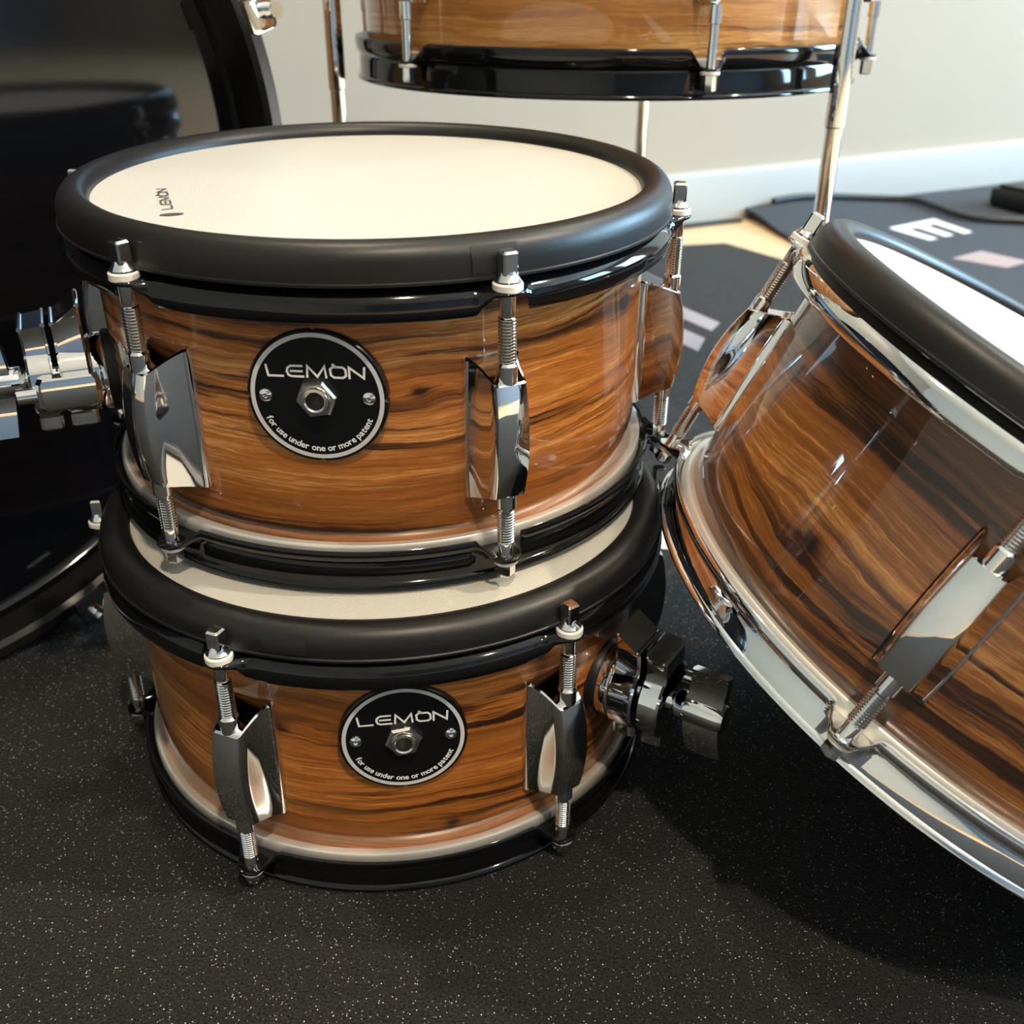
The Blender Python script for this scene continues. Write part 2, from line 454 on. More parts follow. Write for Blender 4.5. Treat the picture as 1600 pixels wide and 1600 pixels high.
def rug2_z(x, y):
    p = Vector((x, y, 0)) - W0
    s, t = p.dot(WU), p.dot(WN)
    h = 0.016 * math.exp(-((s - 0.20) / 0.16) ** 2) * math.exp(-(t / 0.16) ** 2)
    h += 0.006 * math.exp(-((s - 0.55) / 0.12) ** 2) * math.exp(-((t - 0.10) / 0.10) ** 2)
    h += 0.0015 * (1 + math.sin(9 * s + 6 * t)) * math.exp(-t * 1.2)
    return h
def rug2_mesh():
    # bilinear patch between its left edge and its right edge
    left = [(0.405, 1.815), (0.418, 1.770), (0.432, 1.680), (0.452, 1.585), (0.60, 1.33), (0.85, 0.95)]
    right = [(1.75, 2.545), (1.82, 2.40), (1.95, 2.15), (2.1, 1.85), (2.3, 1.5), (2.5, 1.1)]
    rows_t, rows_b = [], []
    N = 44
    for (a, b_) in zip(left, right):
        rt, rb = [], []
        for k in range(N + 1):
            f = (k / N) ** 1.4
            x, y = a[0] + (b_[0] - a[0]) * f, a[1] + (b_[1] - a[1]) * f
            z = rug2_z(x, y)
            rt.append((x, y, z)); rb.append((x, y, z - 0.004 if z > 0.0005 else FLOOR_Z))
        rows_t.append(rt); rows_b.append(rb)
    mb = MB(); mb.grid(rows_t, False); mb.grid(rows_b, False, True)
    mb.grid([rows_t[0], rows_b[0]], False); mb.grid([rows_t[-1], rows_b[-1]], False)
    mb.grid([[r[0] for r in rows_t], [r[0] for r in rows_b]], False); mb.grid([[r[-1] for r in rows_t], [r[-1] for r in rows_b]], False)
    return fix_normals(mb.mesh('drum_rug', 'rug', 50))
rug2 = tag(obj('drum_rug', rug2_mesh()), 'charcoal printed rug with a white letter lying along the baseboard', 'rug')
Ez = lambda x, y: rug2_z(x, y) + 0.0012
# the letter E: a spine and three arms
def lerp2(a, b_, f): return (a[0] + (b_[0] - a[0]) * f, a[1] + (b_[1] - a[1]) * f)
SA, SB = (0.621, 1.706), (0.727, 1.790)
ARM_A, ARM_B = (0.040, -0.078), (0.028, -0.100)
def epos(f, g):
    p = lerp2(SA, SB, f); d = lerp2(ARM_A, ARM_B, f); return (p[0] + d[0] * g, p[1] + d[1] * g)
print_quads('letter', [[epos(0, 0), epos(1, 0), epos(1, .26), epos(0, .26)],
                       [epos(0, .26), epos(.20, .26), epos(.20, 1), epos(0, 1)],
                       [epos(.40, .26), epos(.60, .26), epos(.60, .96), epos(.40, .96)],
                       [epos(.80, .26), epos(1, .26), epos(1, 1), epos(.80, 1)]], Ez, 'rug_print', rug2)
print_quads('printed_mark', [[(0.652, 1.512), (0.716, 1.562), (0.760, 1.495), (0.712, 1.458)], [(0.735, 1.455), (0.775, 1.482), (0.83, 1.44), (0.80, 1.405)]], Ez, 'rug_print_pink', rug2)

# cable lying along the baseboard and over the rug
def catmull(P, n=8):
    P = [Vector(p) for p in P]; out = []
    Q = [P[0]] + P + [P[-1]]
    for i in range(1, len(Q) - 2):
        for k in range(n):
            t = k / n
            a, b_, c, d = Q[i - 1], Q[i], Q[i + 1], Q[i + 2]
            out.append(0.5 * ((2 * b_) + (-a + c) * t + (2 * a - 5 * b_ + 4 * c - d) * t * t + (-a + 3 * b_ - 3 * c + d) * t ** 3))
    out.append(P[-1]); return out
ca = [st(-1.3, .035), st(-.6, .03), st(-0.05, 0.033), st(0.085, 0.038)]
cable_a = [(p.x, p.y, FLOOR_Z + 0.005) for p in ca]
tag(obj('floor_cable', fix_normals(MB().tube(catmull(cable_a), 0.0042, 8).mesh('floor_cable', 'cable', 60))),
    'thin black cable on the wood floor against the baseboard', 'cable')
cb = [st(0.16, 0.03), st(0.30, 0.022), st(0.40, 0.045), Vector((0.735, 1.915, 0)), Vector((0.757, 1.848, 0)), Vector((0.785, 1.775, 0)), Vector((0.865, 1.748, 0)), Vector((1.00, 1.74, 0)), Vector((1.25, 1.70, 0))]
pts = [(p.x, p.y, rug2_z(p.x, p.y) + 0.0070) for p in catmull([(p.x, p.y, 0) for p in cb])]
tag(obj('rug_cable', fix_normals(MB().tube(pts, 0.0055, 8).mesh('rug_cable', 'cable', 60))), 'thick black cable curving across the charcoal rug', 'cable')

# low black foot pedal on the rug, mostly outside the picture
pz = 0.0060
ped = thing('foot_pedal', 'low black pedal housing on the rug beside the cable', 'pedal', T((0.900, 1.815, pz)) @ RZ(rad(25)))
obj('housing', fix_normals(MB().box((0.07, 0.045, 0.016), (0.14, 0.09, 0.031), 0.004).mesh('housing', 'rubber')), ped)
tr = MB(); tr.box((0, 0, 0), (0.12, 0.075, 0.006), 0.002)
obj('treadle', fix_normals(tr.mesh('treadle', 'rubber')), ped, T((0.07, 0.045, 0.0345)))
obj('hinge', fix_normals(MB().lathe([(0.004, -0.038), (0.004, 0.038)], 12, 'Y', cap0=True, cap1=True).mesh('hinge', 'chrome')), ped, T((0.122, 0.045, 0.038)))

# ------------------------------------------------------------------ drum hardware (shared meshes)
def lug_mesh(hh=0.0245, rounded=False):
    prof = [(-0.003, 0.0124), (0.0016, 0.0124), (0.0026, 0.0120), (0.0030, 0.0112), (0.0060, 0.0099), (0.0105, 0.0086), (0.0160, 0.0077), (0.0207, 0.0071), (0.0217, 0.0066), (0.0221, 0.0056)]
    outline = prof + [(d, -w) for d, w in reversed(prof)]
    rows = []
    N = 14
    lev = [(-1.0, 0.93)] + [(-1 + 2 * (k + .35) / (N - .3), 1.0) for k in range(N)] + [(1.0, 0.93)]
    lev[-2] = (0.972, 1.0); lev[1] = (-0.972, 1.0)
    for (t, ins) in lev:
        bd = 1 - 0.16 * t * t; bw = 1 - 0.07 * t * t
        if rounded:
            q = math.sqrt(max(0.06, 1 - abs(t) ** 2.6)); bw = q; bd = 0.35 + 0.65 * q
        taper = 0.0 if rounded else 0.0068
        rows.append([(d if d < 0 else d * bd - (1 - ins) * .012, w * bw * ins, t * (hh + taper * (1 - max(d, 0) / 0.0221))) for d, w in outline])
    mb = MB(); mb.grid(rows); mb.cap(rows[0], True); mb.cap(rows[-1])
    return fix_normals(mb.mesh('lug', 'chrome', 28))
def thread_prof(r, z0, z1, pitch=0.00125):
    out = []; n = int((z1 - z0) / pitch)
    for k in range(n):
        z = z0 + k * pitch
        out += [(r * 0.80, z), (r, z + pitch * .35), (r, z + pitch * .55), (r * 0.80, z + pitch * .95)]
    out.append((r * .8, z1)); return out
def square_head(mb, x, z0, z1, w, top=True):
    h = w / 2; c = h * .22
    def ring(s, z):
        a, b_ = h * s, (h - c) * s
        return [(x + a, b_, z), (x + b_, a, z), (x - b_, a, z), (x - a, b_, z), (x - a, -b_, z), (x - b_, -a, z), (x + b_, -a, z), (x + a, -b_, z)]
    d = 0.0009 if z1 > z0 else -0.0009
    rows = [ring(1, z0), ring(1, z1 - d), ring(.78, z1)]
    mb.grid(rows); mb.cap(rows[0]); mb.cap(rows[-1])
def rod_top_mesh(zc, z_lug, z_ear, z_tip):
    """upper tension rod in drum height coordinates, written relative to lug centre zc"""
    mb = MB(); X = 0.0147; o = -zc
    prof = [(0.0, z_lug - .001), (0.0041, z_lug - .001), (0.0041, z_lug + .0065), (0.0033, z_lug + .0075)]
    zt1 = z_ear - 0.0085
    prof += thread_prof(0.0036, z_lug + .0078, zt1) + [(0.0031, zt1 + .0004), (0.0031, z_ear + .004)]
    mb.lathe([(r, z + o) for r, z in prof], 18, center=(X, 0, 0))
    zw = z_ear + 0.0042
    mb.lathe([(r, z + o) for r, z in [(0.0026, zw), (0.0050, zw), (0.0051, zw + .0008), (0.0046, zw + .0014), (0.0036, zw + .0028), (0.0032, zw + .0040), (0.0, zw + .0040)]], 20, center=(X, 0, 0))
    square_head(mb, X, zw + .0030 + o, z_tip + o, 0.0060)
    return fix_normals(mb.mesh('tension_rod', 'chrome', 32))
def rod_bottom_mesh(zc, z_lug, z_ear, z_tip, plain_rod=False):
    mb = MB(); X = 0.0147; o = -zc
    z_end = z_ear - 0.0035
    prof = [(0.0031, z_end), (0.0031, z_ear + .006)]
    if plain_rod: prof += [(0.0031, z_lug - .0095)]
    else: prof += thread_prof(0.0036, z_ear + .0064, z_lug - .006)
    prof += [(0.0041, z_lug - .0055 if not plain_rod else z_lug - .009), (0.0041, z_lug + .001), (0, z_lug + .001)]
    mb.lathe([(r, z + o) for r, z in prof], 18, center=(X, 0, 0))
    # hex nut end
    mb.lathe([(r, z + o) for r, z in [(0.0, z_tip), (0.0034, z_tip), (0.0040, z_tip + .0007), (0.0040, z_end + .0004), (0.0, z_end + .0004)]], 6, center=(X, 0, 0))
    return fix_normals(mb.mesh('tension_rod', 'chrome', 32))
def washer_mesh(r, z0, z1, zc, mat='nylon'):
    b = 0.0005
    return fix_normals(MB().lathe([(0.0026, z0 - zc), (r - b, z0 - zc), (r, z0 + b - zc), (r, z1 - b - zc), (r - b, z1 - zc), (0.0026, z1 - zc), (0.0026, z0 - zc)], 24, center=(0.0147, 0, 0)).mesh('washer', mat, 40))

def smooth01(x): x = max(0, min(1, x)); return x * x * (3 - 2 * x)
def hoop_mesh(name, R, lug_az, top, z_edge, z_ear, z_tip, mat, seg=360):
    """pressed flange hoop. Between lugs the flange is a deep skirt, at each lug a flat ear."""
    sg = -1 if top else 1          # direction of the skirt (down for a top hoop, up for a bottom hoop)
    rows = []
    for k in range(seg):
        a = 2 * PI * k / seg
        d = min(abs((a - rad(z) + PI) % (2 * PI) - PI) for z in lug_az) * (R + .0147)
        s = smooth01((d - 0.0052) / 0.0062)      # 0 at the ear, 1 at the skirt
        zb = z_ear - sg * 0.0035                 # where the flange leaves the wall
        zl = z_ear - sg * 0.0012
        wall = [(0.0045, z_edge), (0.0072, z_edge), (0.0082, z_edge + sg * .0010), (0.0080, z_edge + sg * .0024), (0.0066, z_edge + sg * .0034), (0.0064, zb)]
        L_ = abs(z_tip - zl)
        skirt = [(0.0090, zl - sg * .0006), (0.0112, zl + sg * .0016), (0.0121, zl + sg * L_ * .35), (0.0124, zl + sg * L_ * .7), (0.0122, z_tip - sg * .0006), (0.0115, z_tip), (0.0108, z_tip - sg * .0008), (0.0106, zl + sg * L_ * .5), (0.0085, zl + sg * .0022), (0.0045, zl + sg * .0012)]
        if not top: skirt = [(r - 0.0034 * min(1, (r - .0045) / .004), z) for r, z in skirt]
        ear = [(0.0095, zl - sg * .0010), (0.0135, zl - sg * .0008), (0.0175, zl - sg * .0006), (0.0200, zl - sg * .0003), (0.0208, zl + sg * .0002), (0.0206, zl + sg * .0010), (0.0196, zl + sg * .0013), (0.0160, zl + sg * .0014), (0.0100, zl + sg * .0014), (0.0045, zl + sg * .0012)]
        # round the end of the ear
        er = math.sqrt(max(0.0, 1 - (min(d, 0.0078) / 0.0086) ** 2))
        ear = [(min(r, 0.0112 + (0.0208 - 0.0112) * er + (r - 0.0208) * .4) if r > 0.0112 else r, z) for r, z in ear]
        P = wall + [(e[0] * (1 - s) + q[0] * s, e[1] * (1 - s) + q[1] * s) for e, q in zip(ear, skirt)] + [wall[0]]
        rows.append([((R + r) * math.cos(a), (R + r) * math.sin(a), z) for r, z in P])
    rows.append(rows[0])
    mb = MB(); mb.grid(rows, False)
    return fix_normals(mb.mesh(name, mat, 50))

def shell_mesh(R, z0, z1, mat, az0):
    """veneered shell; UV in metres, u = 0 at azimuth az0"""
    seg = 160
    zs = [z0, z0 + .0012, z0 + .003, z0 + (z1 - z0) * .33, z0 + (z1 - z0) * .66, z1]
    rs = [R - .0022, R - .0006, R, R, R, R]
    V, F, UV = [], [], []
    for i, (z, r) in enumerate(zip(zs, rs)):
        for k in range(seg + 1):
            a = rad(az0) - PI + 2 * PI * k / seg
            V.append((r * math.cos(a), r * math.sin(a), z)); UV.append((R * (-PI + 2 * PI * k / seg), z))
    n = seg + 1
    for i in range(len(zs) - 1):
        for k in range(seg):
            F.append((i * n + k, i * n + k + 1, (i + 1) * n + k + 1, (i + 1) * n + k))
    me = bpy.data.meshes.new('shell'); me.from_pydata(V, [], F)
    uvl = me.uv_layers.new(name='UVMap')
    for lp in me.loops: uvl.data[lp.index].uv = UV[lp.vertex_index]
    me.materials.append(M[mat]); me.shade_smooth(); me.update()
    return me
def rim_mesh(R, zh, ztop, zlow):
    P = [(R - .0030, zh - .002), (R - .0030, zh + .0012), (R - .0022, zh + .0030), (R - .0006, ztop - .0014), (R + .0012, ztop - .0004), (R + .0032, ztop), (R + .0056, ztop - .0004), (R + .0078, ztop - .0016),
         (R + .0096, ztop - .0036), (R + .0107, ztop - .0062), (R + .0111, ztop - .0092), (R + .0113, zlow + .0016), (R + .0119, zlow + .0012), (R + .0119, zlow + .0003), (R + .0112, zlow), (R + .0060, zlow), (R + .0060, zh - .002), (R - .0030, zh - .002)]
    return fix_normals(MB().lathe(P, 160).mesh('rubber_rim', 'rubber', 45))
def disc_mesh(name, r, z, mat, seg=120, rings=4):
    mb = MB(); rows = [[(r * q / rings * math.cos(2 * PI * k / seg), r * q / rings * math.sin(2 * PI * k / seg), z) for k in range(seg)] for q in range(1, rings + 1)]
    mb.grid(rows, flip=True); mb.cap(rows[0]); return mb.mesh(name, mat, 40)

# ---- lettering
def stroke_polys(poly, w):
    """flat ribbon along a polyline with mitred joints -> list of quads"""
    P = [Vector(p) for p in poly]; n = len(P); closed = (P[0] - P[-1]).length < 1e-6
    Lp, Rp = [], []
    for i in range(n):
        if closed: a, b_ = P[(i - 1) % (n - 1)] if i in (0, n - 1) else P[i - 1], P[1] if i == n - 1 else P[i + 1]
        else: a, b_ = P[max(i - 1, 0)], P[min(i + 1, n - 1)]
        if closed and i == 0: a = P[n - 2]
        d1 = (P[i] - a); d2 = (b_ - P[i])
        d1 = d1.normalized() if d1.length > 1e-9 else d2.normalized()
        d2 = d2.normalized() if d2.length > 1e-9 else d1
        m = (d1 + d2).normalized(); nn = Vector((-m.y, m.x)); k = 1 / max(0.45, nn.dot(Vector((-d1.y, d1.x))))
        Lp.append(P[i] + nn * w / 2 * k); Rp.append(P[i] - nn * w / 2 * k)
    return [[Rp[i], Rp[i + 1], Lp[i + 1], Lp[i]] for i in range(n - 1)]
def brand_polys(w=0.17):
    out = []; x = 0
    def put(polys, adv):
        nonlocal x
        for p in polys: out.extend([[Vector((q.x + x, q.y)) for q in quad] for quad in stroke_polys(p, w)])
        x += adv
    put([[(0.02, 1.0), (0.17, 0.08), (1.36, 0.08)]], 1.52)
    put([[(1.32, 0.92), (0.42, 0.92), (0.16, 0.74), (0.09, 0.46), (0.20, 0.18), (0.44, 0.08), (1.40, 0.08)], [(0.32, 0.50), (1.30, 0.50)]], 1.62)
    put([[(0.0, 0.0), (0.06, 0.94), (0.78, 0.10), (1.36, 0.94), (1.46, 0.0)]], 1.72)
    put([[(0.34, 0.08), (1.02, 0.08), (1.26, 0.26), (1.22, 0.74), (1.00, 0.92), (0.28, 0.92), (0.06, 0.74), (0.10, 0.26), (0.34, 0.08)], [(0.22, 1.16), (0.52, 0.94)]], 1.44)
    put([[(0.06, 0.0), (0.06, 0.92), (1.16, 0.10), (1.22, 1.0)]], 1.24)
    return out, x
BRAND, BRAND_W = brand_polys()
def brand_mesh(name, width, cx, cy, z, mat, height=None):
    s = width / BRAND_W; sy = height if height else s
    mb = MB()
    for q in BRAND: mb.cap([((p.x - BRAND_W / 2) * s + cx, (p.y - .5) * sy + cy, z) for p in q])
    return mb.mesh(name, mat, 0)
def glyph_mesh(ch):
    cu = bpy.data.curves.new('glyph', 'FONT'); cu.body = ch; cu.size = 1.0; cu.offset = 0.022; cu.resolution_u = 3
    o = bpy.data.objects.new('glyph', cu); COL.objects.link(o)
    dg = bpy.context.evaluated_depsgraph_get()
    me = bpy.data.meshes.new_from_object(o.evaluated_get(dg))
    V = [v.co.copy() for v in me.vertices]; F = [tuple(p.vertices) for p in me.polygons]
    bpy.data.objects.remove(o); bpy.data.curves.remove(cu); bpy.data.meshes.remove(me)
    return V, F
def arc_text_mesh(name, text, r, size, a0, a1, z, mat):
    """letters stand on the lower arc, feet outward, from angle a0 to a1 (degrees)"""
    cache = {}; adv = []
    for ch in text:
        if ch == ' ': adv.append(0.30); continue
        if ch not in cache: cache[ch] = glyph_mesh(ch)
        xs = [v.x for v in cache[ch][0]]
        adv.append(max(xs) - min(xs) + 0.13)
    tot = sum(adv); mb = MB(); pos = 0
    for ch, ad in zip(text, adv):
        if ch != ' ':
            V, F = cache[ch]; xs = [v.x for v in V]; mx = (max(xs) + min(xs)) / 2
            a = rad(a0 + (a1 - a0) * (pos + ad / 2) / tot)
            base = Vector((math.cos(a), math.sin(a))) * r
            up = -Vector((math.cos(a), math.sin(a))); rt = Vector((-math.sin(a), math.cos(a)))
            mb.add([(*(base + rt * ((v.x - mx) * size) + up * (v.y * size)), z) for v in V], F)
        pos += ad
    return mb.mesh(name, mat, 0)

# ---- badge with jack
BADGE = {}
def badge_meshes():
    rp, face = 0.0272, 0.0
    def outline(r):
        pts = []
        for k in range(144):
            a = 2 * PI * k / 144
            notch = any(abs((a - q + PI) % (2 * PI) - PI) < 0.030 for q in (0, PI / 2, PI, 3 * PI / 2))
            rr = r - (0.0010 if notch else 0)
            pts.append((rr * math.cos(a), rr * math.sin(a)))
        return pts
    mb = MB(); A = outline(rp); B_ = outline(rp - .0005)
    rows = [[(x, y, -0.0062) for x, y in A], [(x, y, face - .0005) for x, y in A], [(x, y, face) for x, y in B_]]
    mb.grid(rows); mb.cap(rows[-1]); BADGE['plate'] = fix_normals(mb.mesh('badge_plate', 'badge', 30))
    BADGE['ring'] = MB().lathe([(0.0258, .00015), (0.0241, .00015)], 96).mesh('badge_ring', 'print_silver', 0)
    BADGE['brand'] = brand_mesh('brand_lettering', 0.0378, 0.0, 0.0105, .0002, 'print_white', 0.0050)
    BADGE['small'] = arc_text_mesh('small_print', 'for use under one or more patent', 0.0226, 0.0037, 203, 338, .0002, 'print_white')
    nut = MB()
    hexr = 0.0080
    nut.lathe([(hexr - .0010, 0.0), (hexr, 0.0), (hexr, .0022), (hexr - .0009, .0032), (0.0052, .0034)], 6)
    BADGE['nut'] = fix_normals(nut.mesh('jack_nut', 'nickel', 25))
    BADGE['bush'] = fix_normals(MB().lathe([(0.0058, 0.0), (0.0056, .0040), (0.0052, .0047), (0.0042, .0049), (0.0036, .0044), (0.0034, .0010), (0.0034, -.004)], 32).mesh('jack_socket', 'nickel', 30))
    BADGE['hole'] = disc_mesh('jack_hole_shade', 0.0036, .0008, 'dark', 24, 1)  # dark disc across the bore, painting in the shade of its depth
    sc = MB(); sc.lathe([(0.0026, 0.0), (0.0025, .0006), (0.0018, .0011), (0.0010, .0013), (0.0010, .0006), (0.0, .0006)], 20)
    BADGE['screw'] = fix_normals(sc.mesh('badge_screw', 'chrome', 30))
    cr = MB(); cr.box((0, 0, .0012), (0.0030, 0.0006, 0.0004)); cr.box((0, 0, .0012), (0.0006, 0.0030, 0.0004))
    BADGE['cross'] = cr.mesh('screw_slot', 'dark', 0)
badge_meshes()
def add_badge(root, R, az, zc):
    a = rad(az)
    out = Vector((math.cos(a), math.sin(a), 0)); tan = Vector((-math.sin(a), math.cos(a), 0)); up = Vector((0, 0, 1))
    mat = Matrix((( tan.x, up.x, out.x, 0), (tan.y, up.y, out.y, 0), (tan.z, up.z, out.z, 0), (0, 0, 0, 1)))
    p = out * (R + .0016) + Vector((0, 0, zc)); mat.translation = p
    plate = obj('badge_plate', BADGE['plate'], root, mat); plate['label'] = 'round black badge plate with silver ring'
    obj('badge_ring', BADGE['ring'], plate); obj('brand_lettering', BADGE['brand'], plate); obj('small_print', BADGE['small'], plate)
    obj('jack_nut', BADGE['nut'], plate, RZ(rad(8))); obj('jack_socket', BADGE['bush'], plate); obj('jack_hole_shade', BADGE['hole'], plate)
    for sx in (-1, 1): obj('badge_screw', BADGE['screw'], plate, T((sx * .0200, 0.0004, 0)) @ RZ(.5 * sx))

# ---- tom mounting bracket: base, split clamp, wing bolt (x points away from the shell)
def blade(mb, x0, x1, ang, r0, r1, th, lean):
    ca, sa = math.cos(ang), math.sin(ang)
    rows = []
    for i in range(7):
        f = i / 6; r = r0 + (r1 - r0) * f; off = lean * f * f; w = th * (1 - .25 * f)
        P = []
        ins = 0.0022 * f
        for (x, q) in ((x0 + ins, -w / 2), (x1 + .002 * f, -w / 2), (x1 + .0026 * f, 0), (x1 + .002 * f, w / 2), (x0 + ins, w / 2), (x0 + ins - .0006, 0)):
            yy, zz = r, off + q
            P.append((x, yy * ca - zz * sa, yy * sa + zz * ca))
        rows.append(P)
    mb.grid(rows); mb.cap(rows[0], True); mb.cap(rows[-1])
BRK = {}
def bracket_meshes():
    g = MB().lathe([(0.0, -.004), (0.0185, -.004), (0.0188, .0010), (0.0180, .0022), (0.0, .0022)], 40, 'X'); BRK['gasket'] = fix_normals(g.mesh('gasket', 'rubber', 40))
    b_ = MB().lathe([(0.0, .002), (0.0172, .002), (0.0176, .0030), (0.0176, .0075), (0.0165, .0090), (0.0, .0090)], 40, 'X'); BRK['base'] = fix_normals(b_.mesh('bracket_base', 'chrome', 35))
    def half(x0, x1, zt0, zt1):
        mb = MB()
        rr = 0.0186
        mb.lathe([(0.0, x0), (rr - .001, x0), (rr, x0 + .001), (rr, x1 - .001), (rr - .001, x1), (0.0, x1)], 44, 'X')
        # upright jaw above the drum of the clamp, waisted sides, sloping top
        rows = []
        for i in range(9):
            f = i / 8
            w = 0.0158 - 0.0030 * math.sin(f * PI) - 0.0040 * f
            z_a = 0.006 + (zt0 - 0.006) * f; z_b = 0.006 + (zt1 - 0.006) * f
            c = .0012
            rows.append([(x0, -w + c, z_a), (x0 + c, -w, z_a), (x1 - c, -w, z_b), (x1, -w + c, z_b), (x1, w - c, z_b), (x1 - c, w, z_b), (x0 + c, w, z_a), (x0, w - c, z_a)])
        mb.grid(rows); mb.cap(rows[0], True); mb.cap(rows[-1])
        mb.tube([(x0 + .0006, -.0112, zt0), (x0 + .0006, .0112, zt0)], 0.0011, 8); mb.tube([(x1 - .0006, -.0112, zt1), (x1 - .0006, .0112, zt1)], 0.0011, 8)  # rounded lips added along the jaw tops to catch highlights
        # foot block below
        mb.box(((x0 + x1) / 2, 0, -0.0165), (x1 - x0 - .0006, 0.022, 0.010), 0.0012)
        return fix_normals(mb.mesh('clamp_jaw', 'chrome', 32))
    BRK['inner'] = half(0.0090, 0.0215, 0.0345, 0.0275); BRK['outer'] = half(0.0240, 0.0345, 0.0275, 0.0265)
    w = MB()
    w.lathe([(0.0, .020), (0.0045, .020), (0.0045, .036), (0.0062, .037), (0.0070, .0385), (0.0070, .058), (0.0060, .0605), (0.0, .0610)], 28, 'X')
    blade(w, .0420, .0590, 0, .004, .0225, .0085, .0070); blade(w, .0420, .0590, PI, .004, .0225, .0085, .0070)
    BRK['wing'] = fix_normals(w.mesh('wing_bolt', 'chrome', 40))
    k = MB(); k.box((0.019, 0.0200, 0.000), (0.026, 0.0085, 0.0150), 0.0020); k.lathe([(0, -.004), (0.0036, -.004), (0.0036, .004), (0, .004)], 14, 'X', center=(.036, .020, 0))
    BRK['key'] = fix_normals(k.mesh('clamp_nut', 'chrome', 35))
bracket_meshes()
def add_bracket(root, R, az, zc, wing, roll=0.0):
    mat = RZ(rad(az)) @ T((R + .001, 0, zc)) @ Matrix.Rotation(roll, 4, 'X')
    base = obj('mount_bracket', BRK['base'], root, mat); base['label'] = 'chrome mounting bracket with wing bolt'
    obj('gasket', BRK['gasket'], base); obj('clamp_jaw', BRK['inner'], base); obj('clamp_jaw', BRK['outer'], base)
    obj('clamp_nut', BRK['key'], base)
    obj('wing_bolt', BRK['wing'], base, Matrix.Rotation(wing, 4, 'X'))

# ------------------------------------------------------------------ the toms
Z_HEAD, Z_TOP, Z_RLOW = 0.1386, 0.1452, 0.1300
Z_EAR_T, Z_TIP_T = 0.1256, 0.1170
Z_EAR_B, Z_TIP_B = 0.0140, 0.0195
ZC = 0.0670
LUG = lug_mesh(); LUG_R = lug_mesh(0.024, True)
ROD_T = rod_top_mesh(ZC, ZC + .0245, Z_EAR_T, 0.1412); ROD_B = rod_bottom_mesh(ZC, ZC - .0245, Z_EAR_B, 0.0044)
WASH_T = washer_mesh(0.0057, Z_EAR_T + .0004, Z_EAR_T + .0042, ZC)
WASH_B = washer_mesh(0.0052, Z_EAR_B - .0036, Z_EAR_B - .0016, ZC)
def add_lug(root, R, az):
    l = obj('lug', LUG, root, RZ(rad(az)) @ T((R, 0, ZC)))
    obj('tension_rod', ROD_T, l); obj('tension_rod', ROD_B, l)
    w = obj('washer', WASH_T, l); obj('washer', WASH_B, l)
def make_tom(label, matrix, R, az, wood, hoop_mat, az_uv, joint, Z_HEAD=Z_HEAD, Z_TOP=Z_TOP):
    root = thing('tom_drum', label, 'drum', matrix)
    obj('shell', shell_mesh(R, 0.0165, 0.1300, wood, az_uv), root)
    obj('flesh_hoop', fix_normals(MB().lathe([(R - .001, 0.0120), (R + .0036, 0.0120), (R + .0044, 0.0130), (R + .0044, 0.0188), (R + .0036, 0.0198), (R + .0012, 0.0200), (R - .001, 0.0185), (R - .001, 0.0120)], 160).mesh('flesh_hoop', 'flesh', 40)), root)
    obj('bottom_head', disc_mesh('bottom_head', R + .004, 0.0075, 'head'), root)
    obj('mesh_head', disc_mesh('mesh_head', R - .001, Z_HEAD, 'head'), root)
    rim = obj('rubber_rim', rim_mesh(R, Z_HEAD, Z_TOP, Z_RLOW), root)
    # overlapping joint of the rubber strip
    mb = MB(); rows = []
    a0, a1 = rad(joint) - .0080 / R * 1.0, rad(joint) + .0090 / R
    for i in range(9):
        a = a0 + (a1 - a0) * i / 8
        P = [(R + .0093, Z_TOP - .0028), (R + .0110, Z_TOP - .0058), (R + .0117, Z_TOP - .0090), (R + .0119, Z_RLOW + .0030), (R + .0105, Z_RLOW + .0030), (R + .0085, Z_TOP - .0050)]
        rows.append([(r * math.cos(a), r * math.sin(a), z) for r, z in P])
    mb.grid(rows); mb.cap(rows[0], True); mb.cap(rows[-1])
    obj('rim_joint', fix_normals(mb.mesh('rim_joint', 'rubber', 40)), rim)
    obj('top_hoop', hoop_mesh('top_hoop', R, az, True, Z_RLOW + .0040, Z_EAR_T, Z_TIP_T, hoop_mat), root)
    obj('bottom_hoop', hoop_mesh('bottom_hoop', R, az, False, 0.0, Z_EAR_B, Z_TIP_B, hoop_mat), root)
    for a in az: add_lug(root, R, a)
    return root

R10, R12 = 0.127, 0.1524
D2M = T((-0.0632, 0.4614, 0.0004))
d2 = make_tom('small veneered tom standing on the black carpet, carrying another tom', D2M, R10, [-112 + 60 * k for k in range(6)], 'wood_b', 'black_metal', -82, -101, Z_TOP=0.1435)
add_badge(d2, R10, -82, 0.0835)
add_bracket(d2, R10, -32, 0.0715, rad(75), rad(0))

TX, TY = 0.0318, 0.0054
D1M = T((-0.0658, 0.4933, 0.1455)) @ Matrix.Rotation(TX, 4, 'X') @ Matrix.Rotation(TY, 4, 'Y')
d1 = make_tom('small veneered tom stacked on top of another tom, white mesh head showing', D1M, R10, [-123.5 + 60 * k for k in range(6)], 'wood_a', 'black_metal', -94, -65)
add_badge(d1, R10, -94, 0.0845)
add_bracket(d1, R10, -157, 0.064, rad(82), rad(0))
